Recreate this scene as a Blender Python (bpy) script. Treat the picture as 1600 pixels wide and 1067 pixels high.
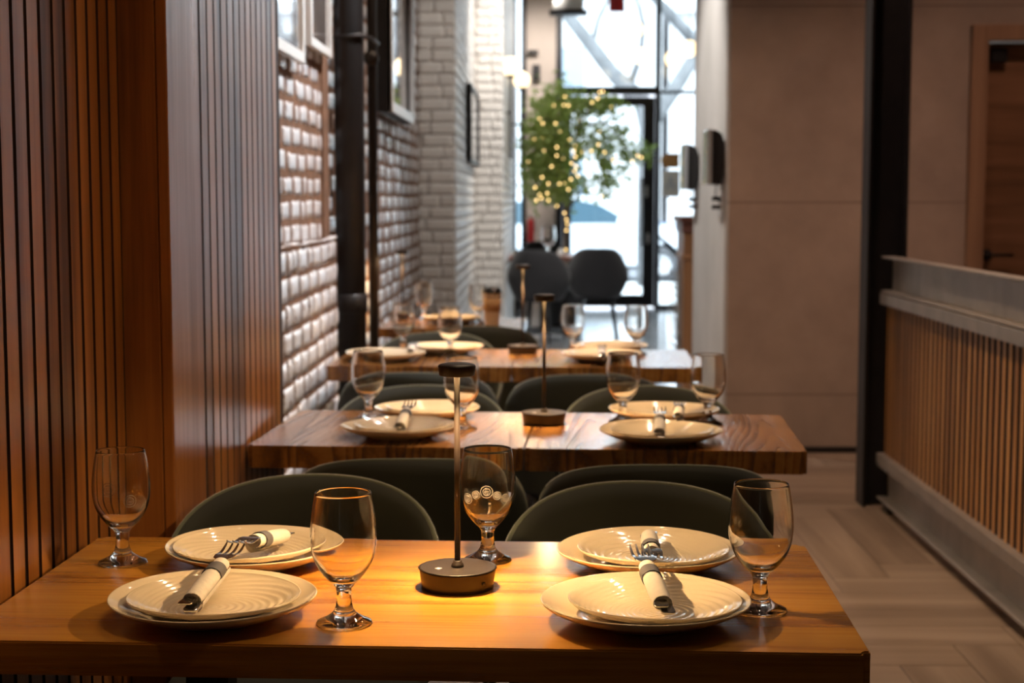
import bpy, bmesh, math, random
from mathutils import Vector, Matrix, noise
random.seed(7)
SC = bpy.context.scene
for o in list(bpy.data.objects): bpy.data.objects.remove(o)
PI = math.pi
# ------------------------------------------------------------------ camera
FPX = 2400.0; HC = 1.29
TH = math.atan(220.5/FPX); PS = math.atan(46*math.cos(TH)/FPX)
cd = bpy.data.cameras.new('camera'); cam = bpy.data.objects.new('camera', cd)
SC.collection.objects.link(cam); SC.camera = cam
cd.sensor_fit = 'HORIZONTAL'; cd.sensor_width = 36; cd.lens = 36*FPX/1600
cd.clip_start = .05; cd.clip_end = 300
cam.location = (0, 0, HC); cam.rotation_euler = (PI/2-TH, 0, PS)
cd.dof.use_dof = True; cd.dof.focus_distance = 2.06; cd.dof.aperture_fstop = 6.0
FW = Vector((-math.sin(PS)*math.cos(TH), math.cos(PS)*math.cos(TH), -math.sin(TH)))
RT = Vector((math.cos(PS), math.sin(PS), 0)); UP = RT.cross(FW)
def ray(x, y): return FW*FPX + RT*(x-800) - UP*(y-533.5)
def P(x, y, z):                     # where the photo's pixel meets the level z
    d = ray(x, y); t = (z-HC)/d.z; return Vector((d.x*t, d.y*t, z))
def Q(x, y, Y):                     # where it meets the plane at depth Y
    d = ray(x, y); t = Y/d.y; return Vector((d.x*t, Y, HC+d.z*t))
# ------------------------------------------------------------------ world, sun, exposure
w = bpy.data.worlds.new('world'); SC.world = w; w.use_nodes = True
wn = w.node_tree; bg = wn.nodes['Background']
bg.inputs[0].default_value = (.80, .90, 1, 1); bg.inputs[1].default_value = 2.9
def lamp(name, kind, loc, power, color, rot=(0, 0, 0), **k):
    l = bpy.data.lights.new(name, kind); l.energy = power; l.color = color
    for a, b in k.items(): setattr(l, a, b)
    o = bpy.data.objects.new(name, l); SC.collection.objects.link(o); o.location = loc; o.rotation_euler = rot
    return o
def aim(a, b): return (Vector(b)-Vector(a)).to_track_quat('-Z', 'Y').to_euler()
lamp('sun', 'SUN', (0, -5, 20), .5, (1, .95, .88), aim((-3, -4, 7), (0, 2, 0)), angle=.01)
pt = lamp('window_portal', 'AREA', (.9, 18.2, 2.0), 1, (1, 1, 1), (-PI/2, 0, 0), shape='RECTANGLE', size=3.6, size_y=4.0)
pt.data.cycles.is_portal = True
WARM = (1, .74, .50); WARM2 = (1, .66, .38)
DOWN = [((.15, 4.2, 3.7), 30, WARM, 1.9), ((.9, 5.9, 3.8), 42, (1, .62, .46), 2.0), ((-.2, 6.6, 3.7), 24, WARM, 1.9),
        ((-.15, 2.4, 3.5), 3.5, WARM2, 1.7), ((1.1, 3.6, 3.6), 26, WARM, 1.8), ((0, .9, 3.4), 2.5, WARM2, 2.0),
        ((.5, 12.6, 3.8), 45, (1, .92, .86), 2.2), ((2.4, 6.4, 3.7), 28, (1, .62, .46), 2.0)]
WASH = [((.5, 5.4, 3.6), (-.8, 5.0, 1.5), 120, (.93, .95, 1), 1.1), ((.3, 7.9, 3.7), (-.8, 7.8, 1.6), 55, (.95, .96, 1), .9), ((.5, 11.8, 3.8), (-.5, 12.8, 2.0), 90, (1, .94, .88), 1.2), ((-.2, 8.4, 3.7), (.95, 8.9, 1.4), 100, (1, .97, .94), 1.0), ((.0, 8.3, 3.7), (-.70, 10.05, 1.8), 26, (1, .92, .85), .7),
        ((.1, 16.2, 3.8), (0, 18.3, 2.2), 90, (1, .92, .84), 1.2), ((.1, 14.6, 3.8), (-.3, 15.5, 1.4), 60, (1, .97, .93), 1.2),
        ((.5, 1.5, 3.3), (-.74, 2.2, 1.0), 15, WARM2, .8), ((.3, 3.3, 3.2), (-.66, 3.3, 1.0), 12, WARM2, .8), ((.2, 4.6, 3.5), (1.4, 4.9, .6), 42, WARM2, .7)]
for a, b_, p, c, sz in WASH: lamp('added_wash_spot', 'SPOT', a, p, c, aim(a, b_), spot_size=sz, spot_blend=.8, shadow_soft_size=.04)  # unseen spots added to brighten the walls
for i, (l, p, c, a) in enumerate(DOWN):
    lamp('ceiling_spot', 'SPOT', l, p, c, (0, 0, 0), spot_size=a, spot_blend=.8, shadow_soft_size=.05)
vs = SC.view_settings
vs.view_transform = 'Standard'; vs.look = 'None'; vs.gamma = 1; vs.exposure = 1.65; vs.use_curve_mapping = False
# ------------------------------------------------------------------ materials
def nmat(name):
    m = bpy.data.materials.new(name); m.use_nodes = True
    nt = m.node_tree; return m, nt, nt.nodes, nt.links, nt.nodes['Principled BSDF']
def setp(b, color=None, rough=None, metal=None, **k):
    if color: b.inputs['Base Color'].default_value = (*color, 1)
    if rough is not None: b.inputs['Roughness'].default_value = rough
    if metal is not None: b.inputs['Metallic'].default_value = metal
    for a, v in k.items(): b.inputs[a.replace('_', ' ')].default_value = v
def simple(name, color, rough=.5, metal=0, var=.08, scale=30, bump=0, **k):
    m, nt, N, L, b = nmat(name); setp(b, color, rough, metal, **k)
    tc = N.new('ShaderNodeTexCoord'); n = N.new('ShaderNodeTexNoise'); n.inputs['Scale'].default_value = scale; n.inputs['Detail'].default_value = 4
    L.new(tc.outputs['Object'], n.inputs['Vector'])
    r = N.new('ShaderNodeValToRGB'); L.new(n.outputs['Fac'], r.inputs['Fac'])
    r.color_ramp.elements[0].color = (*[c*(1-var) for c in color], 1); r.color_ramp.elements[1].color = (*[min(1, c*(1+var)) for c in color], 1)
    r.color_ramp.elements[0].position = .3; r.color_ramp.elements[1].position = .7
    L.new(r.outputs[0], b.inputs['Base Color'])
    if bump:
        bp = N.new('ShaderNodeBump'); bp.inputs['Strength'].default_value = bump; bp.inputs['Distance'].default_value = .01
        L.new(n.outputs['Fac'], bp.inputs['Height']); L.new(bp.outputs[0], b.inputs['Normal'])
    return m
def wood(name, dark, mid, light, axis=0, rough=.3, grain=1.0, coat=.0, scale=1.0, island=.25, bands=0, bump=.15, rvar=.15, bdist=.002):
    m, nt, N, L, b = nmat(name); setp(b, mid, rough, 0, Coat_Weight=coat, Coat_Roughness=.12 if coat > .8 else .2)
    tc = N.new('ShaderNodeTexCoord'); geo = N.new('ShaderNodeNewGeometry')
    mul = N.new('ShaderNodeVectorMath'); mul.operation = 'SCALE'; mul.inputs[0].default_value = (7.3, 5.1, 9.7)
    L.new(geo.outputs['Random Per Island'], mul.inputs['Scale'])
    add = N.new('ShaderNodeVectorMath'); L.new(tc.outputs['Object'], add.inputs[0]); L.new(mul.outputs[0], add.inputs[1])
    mp = N.new('ShaderNodeMapping'); s = [14.0*scale]*3; s[axis] = 1.0*scale; mp.inputs['Scale'].default_value = s
    L.new(add.outputs[0], mp.inputs['Vector'])
    n1 = N.new('ShaderNodeTexNoise'); n1.inputs['Scale'].default_value = 1.0; n1.inputs['Detail'].default_value = 3; n1.inputs['Distortion'].default_value = .6
    L.new(mp.outputs[0], n1.inputs['Vector'])
    mp2 = N.new('ShaderNodeMapping'); s2 = [95.0*scale]*3; s2[axis] = 3.0*scale; mp2.inputs['Scale'].default_value = s2
    L.new(add.outputs[0], mp2.inputs['Vector'])
    n2 = N.new('ShaderNodeTexNoise'); n2.inputs['Scale'].default_value = 1.5; n2.inputs['Detail'].default_value = 6; n2.inputs['Roughness'].default_value = .65
    L.new(mp2.outputs[0], n2.inputs['Vector'])
    mix = N.new('ShaderNodeMath'); mix.operation = 'MULTIPLY_ADD'; mix.inputs[1].default_value = .45*grain
    L.new(n2.outputs['Fac'], mix.inputs[0]); L.new(n1.outputs['Fac'], mix.inputs[2])
    h = mix
    if bands:                                      # cathedral growth rings
        mp3 = N.new('ShaderNodeMapping'); s3 = [4.0, 4.0, .4]; s3[axis] = .30; mp3.inputs['Scale'].default_value = s3; L.new(add.outputs[0], mp3.inputs['Vector'])
        n3 = N.new('ShaderNodeTexNoise'); n3.inputs['Scale'].default_value = 1; n3.inputs['Detail'].default_value = 2.5; n3.inputs['Roughness'].default_value = .4; L.new(mp3.outputs[0], n3.inputs['Vector'])
        k = N.new('ShaderNodeMath'); k.operation = 'MULTIPLY'; k.inputs[1].default_value = 34; L.new(n3.outputs['Fac'], k.inputs[0])
        fr = N.new('ShaderNodeMath'); fr.operation = 'FRACT'; L.new(k.outputs[0], fr.inputs[0])
        pw = N.new('ShaderNodeMath'); pw.operation = 'POWER'; pw.inputs[1].default_value = 1.6; L.new(fr.outputs[0], pw.inputs[0])
        m2 = N.new('ShaderNodeMath'); m2.operation = 'MULTIPLY_ADD'; m2.inputs[1].default_value = -bands; L.new(pw.outputs[0], m2.inputs[0]); L.new(mix.outputs[0], m2.inputs[2])
        h = m2
    sub = N.new('ShaderNodeMath'); sub.operation = 'MULTIPLY_ADD'; sub.inputs[1].default_value = island; L.new(geo.outputs['Random Per Island'], sub.inputs[0]); L.new(h.outputs[0], sub.inputs[2])
    off = N.new('ShaderNodeMath'); off.operation = 'SUBTRACT'; off.inputs[1].default_value = island/2+.225*grain-bands*.4; L.new(sub.outputs[0], off.inputs[0])
    r = N.new('ShaderNodeValToRGB'); e = r.color_ramp.elements; e[0].position = .25; e[0].color = (*dark, 1); e[1].position = .75; e[1].color = (*light, 1)
    x = e.new(.5); x.color = (*mid, 1)
    L.new(off.outputs[0], r.inputs['Fac']); L.new(r.outputs[0], b.inputs['Base Color'])
    mr = N.new('ShaderNodeMapRange'); mr.inputs['To Min'].default_value = rough+rvar*.5; mr.inputs['To Max'].default_value = max(.05, rough-rvar*.5)
    L.new(h.outputs[0], mr.inputs['Value']); L.new(mr.outputs[0], b.inputs['Roughness'])
    bp = N.new('ShaderNodeBump'); bp.inputs['Strength'].default_value = bump; bp.inputs['Distance'].default_value = bdist
    L.new(h.outputs[0], bp.inputs['Height']); L.new(bp.outputs[0], b.inputs['Normal'])
    if bands: L.new(bp.outputs[0], b.inputs['Coat Normal'])
    return m
def emis(name, color, s):
    m, nt, N, L, b = nmat(name); setp(b, color, .5); b.inputs['Emission Color'].default_value = (*color, 1); b.inputs['Emission Strength'].default_value = s; return m
M = {}
M['table'] = wood('table_oak', (.24, .085, .010), (.47, .205, .024), (.56, .27, .042), 0, .30, 1.3, .4, 1.0, .12)
M['table2'] = wood('table_oak_grained', (.10, .035, .008), (.34, .145, .032), (.44, .21, .05), 1, .26, .8, .9, 1.0, .12, bands=.34, bump=.6, bdist=.0035)
M['batten'] = wood('batten_cedar', (.08, .024, .005), (.26, .092, .018), (.40, .16, .035), 2, .36, .9, .05, 1.0, .35)
M['panel'] = wood('panel_cedar', (.10, .030, .006), (.23, .078, .016), (.36, .135, .03), 2, .40, 1, 0, .7, .1, rvar=.3)
M['backing_shade'] = wood('backing_groove_shade', (.02, .008, .004), (.035, .014, .006), (.05, .02, .008), 2, .6, 1, 0, .7, .1)
M['slat'] = wood('booth_slat_pine', (.20, .085, .02), (.42, .19, .05), (.52, .26, .08), 2, .45, .9, 0, 1.0, .35)
M['floorw'] = wood('floor_plank', (.14, .10, .072), (.22, .165, .12), (.28, .215, .16), 0, .40, .8, 0, .6, .22, rvar=.1, bump=.05)
M['doorw'] = wood('door_walnut', (.06, .028, .012), (.17, .08, .035), (.24, .12, .06), 0, .5, .8, 0, .9, .1)
M['trimw'] = wood('door_casing', (.20, .11, .06), (.27, .155, .09), (.33, .2, .12), 2, .5, .5, 0, .9, .1)
M['podium'] = wood('podium_wood', (.20, .08, .03), (.38, .17, .07), (.45, .22, .1), 2, .4, .7, .1, .9, .1)
M['dwood'] = wood('red_wood', (.10, .03, .02), (.2, .07, .045), (.28, .11, .07), 0, .4, .7, .1, .9, .1)
M['mortar'] = simple('mortar', (.20, .105, .06), .9, 0, .3, 14, .5)
M['steel'] = simple('brushed_steel', (.38, .35, .32), .42, .75, .14, 9, .03)
M['black'] = simple('black_steel', (.012, .011, .012), .45, .3, .2, 20)
M['blackp'] = simple('black_pipe', (.010, .008, .0075), .5, 0, .2, 20)
M['bronze'] = simple('lamp_bronze', (.016, .010, .007), .42, .2, .1, 60)
M['pole'] = simple('lamp_pole_bronze', (.018, .011, .008), .5, 0, .1, 60, 0, Specular_IOR_Level=.3)
M['chrome'] = simple('cutlery_steel', (.50, .48, .46), .17, 1, .03, 60)
M['velvet'] = simple('green_velvet', (.0085, .0095, .0045), .85, 0, .25, 9, 0, Sheen_Weight=.12, Sheen_Roughness=.35)
M['velvet'].node_tree.nodes['Principled BSDF'].inputs['Sheen Tint'].default_value = (.45, .50, .36, 1)
M['pip'] = simple('piping_rim_light', (.07, .08, .05), .8, 0, .1, 9, 0, Sheen_Weight=1.0, Sheen_Roughness=.4)  # piping coloured pale to imitate rim light on the velvet edge
M['greyfab'] = simple('dark_grey_fabric', (.016, .016, .019), .85, 0, .15, 40, 0, Sheen_Weight=.2)
M['china'] = simple('ivory_glaze', (.66, .55, .39), .10, 0, .02, 12, 0, Coat_Weight=.4, Coat_Roughness=.04)
M['napkin'] = simple('napkin_paper', (.66, .60, .52), .85, 0, .05, 60, .2)
M['band'] = simple('napkin_band', (.10, .095, .10), .6, 0, .05, 60)
M['frame_w'] = simple('white_frame', (.80, .80, .78), .3, 0, .03, 30)
M['globe'] = emis('globe_glow', (1, .74, .42), .8)
M['bulb'] = emis('fairy_bulb_glow', (1, .66, .26), 2.2)
M['diff'] = emis('lamp_diffuser_glow', (1, .62, .26), 6)
M['leaf'] = simple('leaf_green', (.14, .22, .05), .45, 0, .45, 6)
m, nt, N, L, b = nmat('leaf_translucent'); setp(b, (.16, .25, .06), .45); tr = N.new('ShaderNodeBsdfTranslucent'); tr.inputs[0].default_value = (.30, .42, .10, 1)
tc = N.new('ShaderNodeTexCoord'); nz = N.new('ShaderNodeTexNoise'); nz.inputs['Scale'].default_value = 7; L.new(tc.outputs['Object'], nz.inputs['Vector']); rr_ = N.new('ShaderNodeValToRGB')
rr_.color_ramp.elements[0].color = (.14, .22, .06, 1); rr_.color_ramp.elements[1].color = (.40, .46, .16, 1); L.new(nz.outputs['Fac'], rr_.inputs['Fac']); L.new(rr_.outputs[0], b.inputs['Base Color'])
mx = N.new('ShaderNodeMixShader'); mx.inputs[0].default_value = .4; L.new(b.outputs[0], mx.inputs[1]); L.new(tr.outputs[0], mx.inputs[2]); L.new(mx.outputs[0], N['Material Output'].inputs[0]); M['leaf'] = m
M['bark'] = simple('bark', (.16, .12, .09), .8, 0, .3, 25, .3)
M['barkfar'] = simple('street_tree_bark', (.10, .10, .105), .8, 0, .2, 5, .2)
M['ceil'] = simple('ceiling_paint', (.16, .13, .11), .8, 0, .05, 3)
M['plasterw'] = simple('white_plaster', (.72, .69, .66), .6, 0, .05, 2)
M['beige'] = simple('beige_plaster', (.62, .53, .47), .7, 0, .06, 2)
M['red'] = simple('red_paint', (.38, .02, .02), .35)
M['kraft'] = simple('kraft_paper', (.50, .29, .12), .8, 0, .08, 50)
M['cup'] = simple('cup_paper', (.72, .56, .38), .6, 0, .04, 50)
M['plasticb'] = simple('black_plastic', (.015, .014, .015), .3)
M['plasticw'] = simple('white_plastic', (.75, .75, .73), .35)
M['tan'] = simple('tan_sign', (.52, .27, .10), .6)
M['paper'] = simple('poster_paper', (.78, .76, .72), .6)
M['letter'] = simple('letter_ink', (.45, .48, .55), .6)
M['asphalt'] = simple('asphalt', (.12, .12, .13), .9, 0, .15, 3)
M['sidewalk'] = simple('sidewalk', (.35, .35, .35), .9, 0, .08, 2)
M['carw'] = simple('car_white', (.52, .55, .60), .15, 0, .02, 3, 0, Coat_Weight=1.0)
M['carb'] = simple('car_blue', (.07, .12, .22), .2, .2, .02, 3, 0, Coat_Weight=1.0)
M['carglass'] = simple('car_glass', (.05, .09, .12), .05, 0, .02, 3)
M['tyre'] = simple('tyre', (.06, .06, .065), .8)
M['silver'] = simple('alloy', (.6, .6, .62), .3, .8)
M['facade'] = simple('street_facade', (.42, .41, .42), .8, 0, .08, .6)
M['facadew'] = simple('street_window', (.18, .22, .27), .2, 0, .05, 1)
M['frond'] = simple('pale_frond', (.55, .56, .54), .6, 0, .15, 20)
M['picture'] = simple('picture_print', (.30, .25, .22), .04, 0, .5, 3, 0, Coat_Weight=1.0, Coat_Roughness=.02, IOR=1.9, Coat_IOR=1.8)
M['screen'] = simple('grey_screen', (.32, .33, .34), .2, 0, .05, 4, 0, Coat_Weight=.5)
M['soil'] = simple('soil', (.05, .035, .025), .95, 0, .3, 40, .5)
M['reflect_mark'] = simple('reflection_pale', (.55, .50, .44), .6, 0, .02, 40, 0, Alpha=.35)
def paint_brick(name, white, brown, thr, rough):
    m, nt, N, L, b = nmat(name); tc = N.new('ShaderNodeTexCoord')
    n = N.new('ShaderNodeTexNoise'); n.inputs['Scale'].default_value = 26; n.inputs['Detail'].default_value = 6; n.inputs['Roughness'].default_value = .65
    L.new(tc.outputs['Object'], n.inputs['Vector'])
    r = N.new('ShaderNodeValToRGB'); e = r.color_ramp.elements; e[0].position = thr-.04; e[0].color = (*brown, 1); e[1].position = thr+.04; e[1].color = (*white, 1)
    L.new(n.outputs['Fac'], r.inputs['Fac']); L.new(r.outputs[0], b.inputs['Base Color'])
    setp(b, None, rough, 0, Coat_Weight=.6, Coat_Roughness=.2)
    n2 = N.new('ShaderNodeTexNoise'); n2.inputs['Scale'].default_value = 55; n2.inputs['Detail'].default_value = 3; L.new(tc.outputs['Object'], n2.inputs['Vector'])
    bp = N.new('ShaderNodeBump'); bp.inputs['Strength'].default_value = .5; bp.inputs['Distance'].default_value = .006; L.new(n2.outputs['Fac'], bp.inputs['Height']); L.new(bp.outputs[0], b.inputs['Normal'])
    return m
M['brick'] = paint_brick('white_painted_brick', (.80, .79, .80), (.25, .13, .08), .37, .33)
M['brickw'] = paint_brick('white_brick_far', (.68, .65, .61), (.52, .47, .42), .30, .5)
M['brickbase'] = simple('white_mortar', (.62, .585, .545), .8, 0, .08, 14, .2)
def concrete(name, c1, c2, joints=True):
    m, nt, N, L, b = nmat(name); tc = N.new('ShaderNodeTexCoord'); setp(b, c1, .75)
    n = N.new('ShaderNodeTexNoise'); n.inputs['Scale'].default_value = 1.6; n.inputs['Detail'].default_value = 9; n.inputs['Roughness'].default_value = .62
    L.new(tc.outputs['Object'], n.inputs['Vector'])
    r = N.new('ShaderNodeValToRGB'); e = r.color_ramp.elements; e[0].position = .33; e[0].color = (*c1, 1); e[1].position = .68; e[1].color = (*c2, 1); L.new(n.outputs['Fac'], r.inputs['Fac'])
    sx = N.new('ShaderNodeSeparateXYZ'); L.new(tc.outputs['Object'], sx.inputs[0])
    a = N.new('ShaderNodeMath'); a.operation = 'MULTIPLY_ADD'; a.inputs[1].default_value = 1/.98; a.inputs[2].default_value = .70; L.new(sx.outputs['Z'], a.inputs[0])
    fr = N.new('ShaderNodeMath'); fr.operation = 'FRACT'; L.new(a.outputs[0], fr.inputs[0])
    lt = N.new('ShaderNodeMath'); lt.operation = 'LESS_THAN'; lt.inputs[1].default_value = .012; L.new(fr.outputs[0], lt.inputs[0])
    mx = N.new('ShaderNodeMix'); mx.data_type = 'RGBA'; mx.inputs['B'].default_value = (*[c*.93 for c in c1], 1)
    L.new(lt.outputs[0], mx.inputs['Factor']); L.new(r.outputs[0], mx.inputs['A']); L.new((mx if joints else r).outputs['Result' if joints else 'Color'], b.inputs['Base Color'])
    bp = N.new('ShaderNodeBump'); bp.inputs['Strength'].default_value = .2; bp.inputs['Distance'].default_value = .01; L.new(n.outputs['Fac'], bp.inputs['Height']); L.new(bp.outputs[0], b.inputs['Normal'])
    return m
M['conc'] = concrete('plaster_wall', (.24, .18, .145), (.38, .295, .235))
M['concg'] = concrete('plaster_corridor', (.50, .47, .43), (.64, .60, .56), False)
def glassmat(name, tint, refl):
    m, nt, N, L, b = nmat(name); N.remove(b); out = N['Material Output']
    t = N.new('ShaderNodeBsdfTransparent'); t.inputs[0].default_value = (*tint, 1); g = N.new('ShaderNodeBsdfGlossy'); g.inputs['Roughness'].default_value = .02
    f = N.new('ShaderNodeFresnel'); f.inputs[0].default_value = refl; mx = N.new('ShaderNodeMixShader')
    L.new(f.outputs[0], mx.inputs[0]); L.new(t.outputs[0], mx.inputs[1]); L.new(g.outputs[0], mx.inputs[2]); L.new(mx.outputs[0], out.inputs[0]); return m
M['pane'] = glassmat('window_glass', (.93, .97, .97), 1.45)
m, nt, N, L, b = nmat('goblet_glass'); setp(b, (.98, .97, .95), 0.0, 0, Transmission_Weight=1.0, IOR=1.47); M['glass'] = m
# ------------------------------------------------------------------ mesh helpers
def bx(bm, x0, x1, y0, y1, z0, z1, mi=0):
    v = [bm.verts.new((x, y, z)) for z in (z0, z1) for y in (y0, y1) for x in (x0, x1)]
    for f in ((0, 2, 3, 1), (4, 5, 7, 6), (0, 1, 5, 4), (2, 6, 7, 3), (0, 4, 6, 2), (1, 3, 7, 5)):
        q = bm.faces.new([v[i] for i in f]); q.material_index = mi
    return v
def bevel(bm, w, seg=2):
    bmesh.ops.bevel(bm, geom=bm.edges[:], offset=w, segments=seg, affect='EDGES', profile=.5, clamp_overlap=True)
def smooth_profile(pts, n=4):
    out = []
    for i in range(len(pts)-1):
        p0 = pts[max(i-1, 0)]; p1 = pts[i]; p2 = pts[i+1]; p3 = pts[min(i+2, len(pts)-1)]
        for k in range(n):
            t = k/n
            out.append(tuple(.5*((2*b_)+(-a_+c_)*t+(2*a_-5*b_+4*c_-d_)*t*t+(-a_+3*b_-3*c_+d_)*t**3) for a_, b_, c_, d_ in zip(p0, p1, p2, p3)))
    out.append(pts[-1]); return [(max(r, 0), z) for r, z in out]
def lathe(bm, prof, n=48, fn=None, cx=0, cy=0, cz=0, mi=0):
    rings = []
    for r, z in prof:
        if r < 1e-5: rings.append([bm.verts.new((cx, cy, cz+z))])
        else:
            row = []
            for i in range(n):
                a = 2*PI*i/n; rr, zz = fn(r, z, a) if fn else (r, z)
                row.append(bm.verts.new((cx+rr*math.cos(a), cy+rr*math.sin(a), cz+zz)))
            rings.append(row)
    for A, B in zip(rings, rings[1:]):
        for i in range(n):
            j = (i+1) % n
            try:
                if len(A) == 1 and len(B) == 1: break
                if len(A) == 1: f = bm.faces.new((A[0], B[j], B[i]))
                elif len(B) == 1: f = bm.faces.new((A[i], A[j], B[0]))
                else: f = bm.faces.new((A[i], A[j], B[j], B[i]))
                f.smooth = True; f.material_index = mi
            except ValueError: pass
def tube(bm, pts, rad, n=10, caps=True, flat=1.0, mi=0):
    pts = [Vector(p) for p in pts]; rad = rad if isinstance(rad, (list, tuple)) else [rad]*len(pts)
    t0 = (pts[1]-pts[0]).normalized(); up = Vector((0, 0, 1)) if abs(t0.z) < .9 else Vector((1, 0, 0)); rows = []
    for i, p in enumerate(pts):
        t = (pts[min(i+1, len(pts)-1)]-pts[max(i-1, 0)]).normalized()
        s = t.cross(up).normalized(); u = s.cross(t).normalized(); up = u
        rows.append([bm.verts.new(p+(s*math.cos(2*PI*k/n)+u*math.sin(2*PI*k/n)*flat)*rad[i]) for k in range(n)])
    for A, B in zip(rows, rows[1:]):
        for k in range(n):
            f = bm.faces.new((A[k], A[(k+1) % n], B[(k+1) % n], B[k])); f.smooth = True; f.material_index = mi
    if caps:
        f = bm.faces.new(rows[0][::-1]); f.material_index = mi; f = bm.faces.new(rows[-1]); f.material_index = mi
def prism(bm, pts2, y0, y1, mi=0):       # outline in x,z pushed along y
    a = [bm.verts.new((x, y0, z)) for x, z in pts2]; c = [bm.verts.new((x, y1, z)) for x, z in pts2]; n = len(a)
    bm.faces.new(a).material_index = mi; bm.faces.new(c[::-1]).material_index = mi
    for i in range(n): bm.faces.new((a[i], c[i], c[(i+1) % n], a[(i+1) % n])).material_index = mi
def ribbon(bm, pts, th):                  # pts (x,y,z,width), flat strip along y
    rows = []
    for x, y, z, wd in pts:
        rows.append([bm.verts.new((x-wd/2, y, z+th/2)), bm.verts.new((x+wd/2, y, z+th/2)), bm.verts.new((x+wd/2, y, z-th/2)), bm.verts.new((x-wd/2, y, z-th/2))])
    for A, B in zip(rows, rows[1:]):
        for k in range(4): bm.faces.new((A[k], A[(k+1) % 4], B[(k+1) % 4], B[k]))
    bm.faces.new(rows[0][::-1]); bm.faces.new(rows[-1])
def obj(name, bm, mats, parent=None, smooth=False, loc=None):
    bmesh.ops.recalc_face_normals(bm, faces=bm.faces[:])
    me = bpy.data.meshes.new(name); bm.to_mesh(me); bm.free()
    for m_ in (mats if isinstance(mats, (list, tuple)) else [mats]): me.materials.append(m_)
    if smooth:
        for p in me.polygons: p.use_smooth = True
    o = bpy.data.objects.new(name, me); SC.collection.objects.link(o)
    if parent: o.parent = parent
    if loc is not None: o.location = loc
    return o
def tag(o, label, cat, group=None, kind=None):
    o['label'] = label; o['category'] = cat
    if group: o['group'] = group
    if kind: o['kind'] = kind
    return o
def thing(name, label, cat, loc=(0, 0, 0), rz=0, group=None):
    o = bpy.data.objects.new(name, None); SC.collection.objects.link(o); o.empty_display_size = .05
    o.location = loc; o.rotation_euler = (0, 0, rz); return tag(o, label, cat, group)
def struct(name, bm, mats, parent=None, smooth=False):
    o = obj(name, bm, mats, parent, smooth)
    if not parent: o['kind'] = 'structure'
    return o
def dup(root, loc, rz, label, group=None):
    r = root.copy(); SC.collection.objects.link(r); r.location = loc
    r.rotation_euler = (0, 0, rz) if not isinstance(rz, tuple) else rz
    r['label'] = label
    if group: r['group'] = group
    for ch in list(root.children):
        c = ch.copy(); SC.collection.objects.link(c); c.parent = r
        for g in ch.children:
            d = g.copy(); SC.collection.objects.link(d); d.parent = c
    return r
def B(*boxes, bev=0, seg=2):
    bm = bmesh.new()
    for q in boxes: bx(bm, *q)
    if bev: bevel(bm, bev, seg)
    return bm
# ------------------------------------------------------------------ the setting
# floor: herringbone of wood-look planks, one mesh
bm = bmesh.new(); wp = .20; n = 5; g = .0015
def fplank(x0, x1, y0, y1, mi):
    X0, X1, Y0, Y1 = max(x0, -1.2), min(x1, 3.55), max(y0, -2.1), min(y1, 9.8)
    if X1-X0 > .01 and Y1-Y0 > .01: bx(bm, X0+g, X1-g, Y0+g, Y1-g, -.02, 0, mi)
for j in range(-14, 98):
    for i in range(-12, 24):
        k = (i-j) % (2*n)
        if k == 0: fplank(i*wp, (i+n)*wp, j*wp, (j+1)*wp, 0)
        if (i-j) % (2*n) == n: fplank(i*wp, (i+1)*wp, (j-n+1)*wp, (j+1)*wp, 1)
bx(bm, -1.2, 3.55, -2.1, 18.45, -.1, -.003, 2)
M['floorw2'] = wood('floor_plank_turned', (.14, .10, .072), (.22, .165, .12), (.28, .215, .16), 1, .40, .8, 0, .6, .22, rvar=.1, bump=.05)
struct('floor', bm, [M['floorw'], M['floorw2'], M['asphalt']])
M['pol'] = simple('polished_grey_tile', (.55, .57, .60), .25, 0, .05, 1.2, 0, Coat_Weight=1.0, Coat_Roughness=.1)
struct('floor', B((-1.2, 3.55, 9.8, 18.45, -.02, 0)), M['pol'])
struct('ceiling', B((-1.2, 3.55, -2.1, 18.5, 4.05, 4.2)), M['ceil'])
# slatted wall beside the nearest table
def slats(bm, axis_pos, a0, a1, z0, z1, pitch, gap, depth, facing=1):
    k = a0
    while k+pitch-gap <= a1+.001:
        bx(bm, min(axis_pos, axis_pos-facing*depth), max(axis_pos, axis_pos-facing*depth), k, k+pitch-gap, z0, z1); k += pitch
def shade_sides(o, i=1):  # groove sides coloured dark to stand in for the shade between slats
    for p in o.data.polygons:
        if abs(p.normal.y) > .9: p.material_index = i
XW1, XW2, YS = -.738, -.656, 2.708
bm = bmesh.new(); slats(bm, XW1, YS-.008-.06*78, YS, 0, 4.05, .06, .014, .004)
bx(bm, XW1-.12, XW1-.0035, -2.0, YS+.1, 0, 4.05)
o = struct('wall_left', bm, [M['batten'], M['backing_shade']])
shade_sides(o)
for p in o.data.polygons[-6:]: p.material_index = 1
bm = bmesh.new(); bx(bm, XW1-.1, XW2-.021, YS, YS+.02, 0, 4.05); bevel(bm, .002, 1); struct('trim_1', bm, M['panel'])
bm = bmesh.new(); bx(bm, XW2-.02, XW2, YS+.0, YS+.255, 0, 4.05); bevel(bm, .003, 2); struct('trim_2', bm, M['panel'])
bm = bmesh.new(); slats(bm, XW2, YS+.27, 3.87, 0, 4.05, .066, .014, .0015)
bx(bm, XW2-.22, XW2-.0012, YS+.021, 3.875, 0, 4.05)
o = struct('wall_left', bm, [M['batten'], M['backing_shade']])
shade_sides(o)
for p in o.data.polygons[-6:]: p.material_index = 1
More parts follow.
